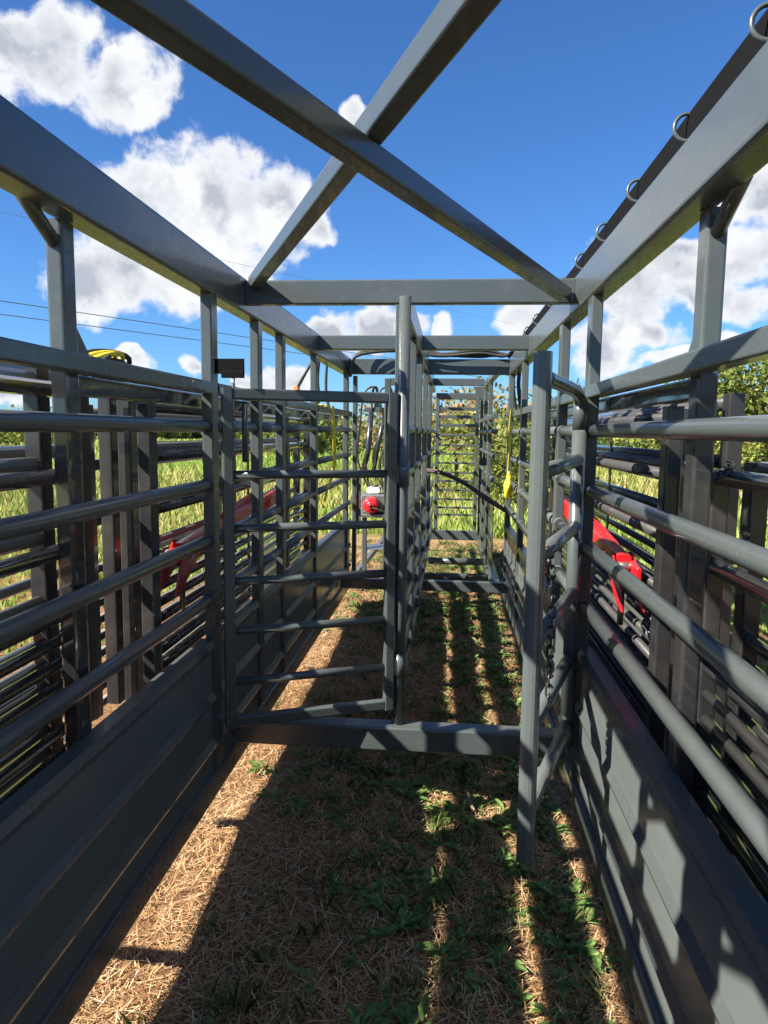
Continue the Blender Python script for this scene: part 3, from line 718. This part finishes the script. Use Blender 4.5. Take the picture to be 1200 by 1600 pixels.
for (u, yy, htop, rad, mt_, n_, lf, lb_) in (
        (800, 15, 600, 1.4, LEAF_Y, 2000, .075, 'leafy tree with hoses hanging in front of it'), (838, 17, 605, 1.2, LEAF_Y, 1600, .075, 'green tree behind the free post of the open gate'),
        (893, 13, 535, .7, LEAF_G, 900, .075, 'tree with leafy branch tips beside the right gate post'), (985, 30, 662, 2.6, LEAF_G, 3500, .10, 'low dark green tree under the right top rail'),
        (1035, 32, 610, 3.2, LEAF_G, 4200, .11, 'green tree top peeping over the right rail behind the outer post'), (1165, 24, 505, 3.0, LEAF_Y, 7000, .10, 'large yellow-green tree at the right edge above the top rail'),
        (1250, 26, 540, 3.4, LEAF_G, 6000, .10, 'dark tree mostly cut off by the right edge of the picture'), (1110, 34, 625, 3.2, LEAF_G, 4200, .11, 'dense green tree low behind the right outer post'),
        (930, 36, 648, 2.6, LEAF_Y, 2500, .10, 'pale low tree behind the right gate post')):
    c_ = pix_dir(u, htop); s_ = yy / c_.y; X = c_.x * s_; Zt = H + c_.z * s_ - GZ
    tree(lb_, X, yy, Zt, rad, mt_, n_, lf, GT_R, base=.10, seed=80 + k); k += 1

# ------------------------------------------------------------------ grass, straw, weeds
def blades(x, y, hgt, wid, lean, rnd, name, mat, label, cat, z=None):
    n = len(x); a = rng.uniform(0, 2 * math.pi, n); z = gh(x, y) if z is None else z
    dx, dy = np.cos(a) * wid, np.sin(a) * wid; b_ = rng.uniform(0, 2 * math.pi, n)
    lx, ly = np.cos(b_) * hgt * lean, np.sin(b_) * hgt * lean
    V = np.empty((n, 5, 3)); 
    V[:, 0] = np.stack([x - dx, y - dy, z], 1); V[:, 1] = np.stack([x + dx, y + dy, z], 1)
    V[:, 2] = np.stack([x + dx * .7 + lx * .35, y + dy * .7 + ly * .35, z + hgt * .6], 1)
    V[:, 3] = np.stack([x + lx, y + ly, z + hgt], 1)
    V[:, 4] = np.stack([x - dx * .7 + lx * .35, y - dy * .7 + ly * .35, z + hgt * .6], 1)
    o = quick_mesh(name, V, 5, mat, rnd); tag(o, label, cat, kind='stuff'); return o
def vnoise(x, y, s, seed):
    r = np.random.default_rng(seed); v = 0
    for k in range(6):
        a = r.uniform(0, 6.28); f = s * r.uniform(.6, 1.7); v = v + np.sin((x * math.cos(a) + y * math.sin(a)) * f + r.uniform(0, 6.28))
    return v / 6
# tall field grass outside
n = 130000; th = rng.uniform(math.radians(-52), math.radians(48), n); rr_ = np.exp(rng.uniform(math.log(4.5), math.log(110), n))
x = np.sin(th) * rr_; y = np.cos(th) * rr_
ok = ~((np.abs(x + .2) < 2.3) & (y < 10.8)) & (rr_ > 5.2)
tall = vnoise(x, y, .25, 4)
ok &= rng.uniform(size=n) < np.clip((rr_ - 4) / 5, .25, 1)
x, y, rr_, tall = x[ok], y[ok], rr_[ok], tall[ok]
hg = (np.clip((rr_ - 4) / 16, .13, 1) * (.42 + .25 * tall) * rng.uniform(.5, 1.15, len(x))).clip(.06, 1.1)
kind = vnoise(x, y, .18, 9) + rng.normal(0, .25, len(x)) + np.where(x < -3, .02, -.45)
dry = kind > 0.05
wd = .004 + .0011 * rr_
blades(x[dry], y[dry], hg[dry] * 1.1, wd[dry], .35, np.clip(.5 + .25 * rng.normal(size=dry.sum()) + .25 * vnoise(x[dry], y[dry], .5, 2), 0, 1), 'dry_field_grass', FIELD, 'tall tan and reddish dry grass standing in the field', 'grass')
gr = ~dry
blades(x[gr], y[gr], hg[gr] * .9, wd[gr] * 1.1, .4, np.clip(.5 + .25 * rng.normal(size=gr.sum()), 0, 1), 'green_field_grass', FIELDG, 'bright green grass growing in the field', 'grass')

# straw thatch lying in and around the alley
n = 165000
y = 1.0 + 9.5 * rng.uniform(size=n) ** 1.7; x = rng.uniform(-1.35, .75, n) + np.where(y > 4, rng.normal(0, .5, n), 0)
a = rng.uniform(0, 2 * math.pi, n); ln = rng.uniform(.015, .07, n) * rng.uniform(.5, 1.2, n); wd = rng.uniform(.0007, .0017, n) * (1 + y * .12)
ln *= .72; wd *= .85; tilt = rng.normal(0, .28, n); z = gh(x, y) + rng.uniform(.001, .022, n)
d_ = np.stack([np.cos(a) * np.cos(tilt), np.sin(a) * np.cos(tilt), np.sin(tilt)], 1) * ln[:, None]; s_ = np.stack([-np.sin(a), np.cos(a), np.zeros(n)], 1) * wd[:, None]
kp = rng.uniform(size=n) < np.clip(.62 + .75 * vnoise(x, y, 2.4, 31), .12, 1); x, y, z, d_, s_ = x[kp], y[kp], z[kp], d_[kp], s_[kp]; n = len(x)
c = np.stack([x, y, z], 1)
V = np.stack([c - d_ - s_, c + d_ - s_ * .5, c + d_ + s_ * .5, c - d_ + s_], 1)
o = quick_mesh('dry_straw', V, 4, STRAW, np.clip(.45 + .25 * rng.normal(size=n) + .15 * vnoise(x, y, 3, 5), 0, 1)); tag(o, 'dry straw and dead grass matted over the alley floor', 'straw', kind='stuff')
# thin green grass in tufts
nt = 1000; ty = 1.1 + 9 * rng.uniform(size=nt) ** 1.3; tx = rng.uniform(-1.6, .85, nt); keep = vnoise(tx, ty, 2.2, 12) + .35 * (tx + .3) + rng.normal(0, .2, nt) + .06 * (ty - 3) > -.06
tx, ty = tx[keep], ty[keep]; k_ = 26
x = np.repeat(tx, k_) + rng.normal(0, .028, len(tx) * k_); y = np.repeat(ty, k_) + rng.normal(0, .028, len(tx) * k_)
blades(x, y, rng.uniform(.025, .085, len(x)), np.full(len(x), .0016) * (1 + y * .1), .7, np.clip(.45 + .3 * rng.normal(size=len(x)), 0, 1), 'alley_grass', GGRASS, 'thin tufts of green grass on the alley floor', 'grass')

def weed_verts(cx_, cy_, nleaf, size, rr, rise=.55):
    V = []; z0 = float(gh(np.array(cx_), np.array(cy_)))
    for i in range(nleaf):
        a = rr.uniform(0, 6.28); el = rr.uniform(.15, 1.1) * rise; L_ = size * rr.uniform(.55, 1.1); wv = L_ * rr.uniform(.14, .22)
        o = np.array([cx_ + rr.normal(0, size * .12), cy_ + rr.normal(0, size * .12), z0 + rr.uniform(.0, size * .35)])
        d = np.array([math.cos(a) * math.cos(el), math.sin(a) * math.cos(el), math.sin(el)]); s = np.array([-math.sin(a), math.cos(a), 0])
        dn = np.array([0, 0, -L_ * .18])
        m1 = o + d * L_ * .35; m2 = o + d * L_ * .72 + dn * .35; t_ = o + d * L_ + dn
        up = np.array([0, 0, wv * .35])
        V += [o, m1 + s * wv + up, m1, m1, o, m1, m1 - s * wv + up, m1 - s * wv + up]   # two halves folded along the midrib
        V += [m1, m1 + s * wv + up, m2 + s * wv * .75 + up * .7, m2, m1, m2, m2 - s * wv * .75 + up * .7, m1 - s * wv + up]
        V += [m2, m2 + s * wv * .75 + up * .7, t_, t_, m2, t_, t_, m2 - s * wv * .75 + up * .7]
    return V
def clean_quads(V):
    """drop repeated corners by splitting every quad into triangles that have an area"""
    Q = np.asarray(V).reshape(-1, 4, 3); T = np.concatenate([Q[:, [0, 1, 2]], Q[:, [0, 2, 3]]])
    ar = np.linalg.norm(np.cross(T[:, 1] - T[:, 0], T[:, 2] - T[:, 0]), axis=1); return T[ar > 1e-10]
rr = np.random.default_rng(5); V = []
for i in range(1600):
    y = 1.25 + 8.5 * rr.uniform() ** 1.2; x = rr.uniform(-.95, .5)
    p = vnoise(np.array(x), np.array(y), 2.6, 12) + .45 * (x + .25) + .05 * (y - 3) + rr.normal(0, .18)
    if p < -.03 or (y < 2.0 and rr.uniform() < .4): continue
    V += weed_verts(x, y, int(rr.integers(5, 11)), rr.uniform(.04, .09), rr)
T = clean_quads(V); o = quick_mesh('weeds', T, 3, WEED, np.clip(.45 + .25 * rng.normal(size=len(T)), 0, 1)); tag(o, 'small broad-leaved weeds scattered over the alley floor', 'weeds', kind='stuff')
for (u, v, nl, sz, lb_) in ((745, 1553, 9, .075, 'small upright weed with light tip near the bottom edge of the picture'), (692, 1385, 9, .075, 'leafy weed catching a sliver of sunlight in mid floor'),
                            (850, 1395, 16, .085, 'leafy weed below the foot of the open right gate'), (875, 1485, 14, .075, 'feathery dark weed beside the right skid'),
                            (640, 1255, 14, .085, 'spreading weed in shade just before the sill'), (740, 1300, 12, .08, 'weed in shade beside the pale stick')):
    c_ = pix_dir(u, v); s_ = (GZ - H) / c_.z; T = clean_quads(weed_verts(c_.x * s_, c_.y * s_, nl, sz, rr, .8))
    pv = np.array([c_.x * s_, c_.y * s_, GZ]); o = quick_mesh('weed_plant', T - pv, 3, WEED, np.clip(.55 + .25 * rng.normal(size=len(T)), 0, 1)); o.location = pv; tag(o, lb_, 'weed', 'larger weeds on the alley floor')

def stick(label, u0, v0, u1, v1, r):
    a, b_ = pix_dir(u0, v0), pix_dir(u1, v1); a = Vector((0, 0, H)) + a * ((GZ + .02 - H) / a.z); b_ = Vector((0, 0, H)) + b_ * ((GZ + .02 - H) / b_.z)
    pts = [a.lerp(b_, k / 6) + Vector((random.uniform(-1, 1), random.uniform(-1, 1), random.uniform(0, 1))) * r * .7 for k in range(7)]
    o = MB().tube(pts, [r * q for q in (.5, .9, 1, 1, .9, .8, .35)], 8).build('stick', WOOD); tag(o, label, 'stick')
stick('pale broken stick lying in front of the sill', 727, 1236, 740, 1268, .011)
stick('long thin twig lying behind the sill', 680, 1075, 768, 1128, .006)
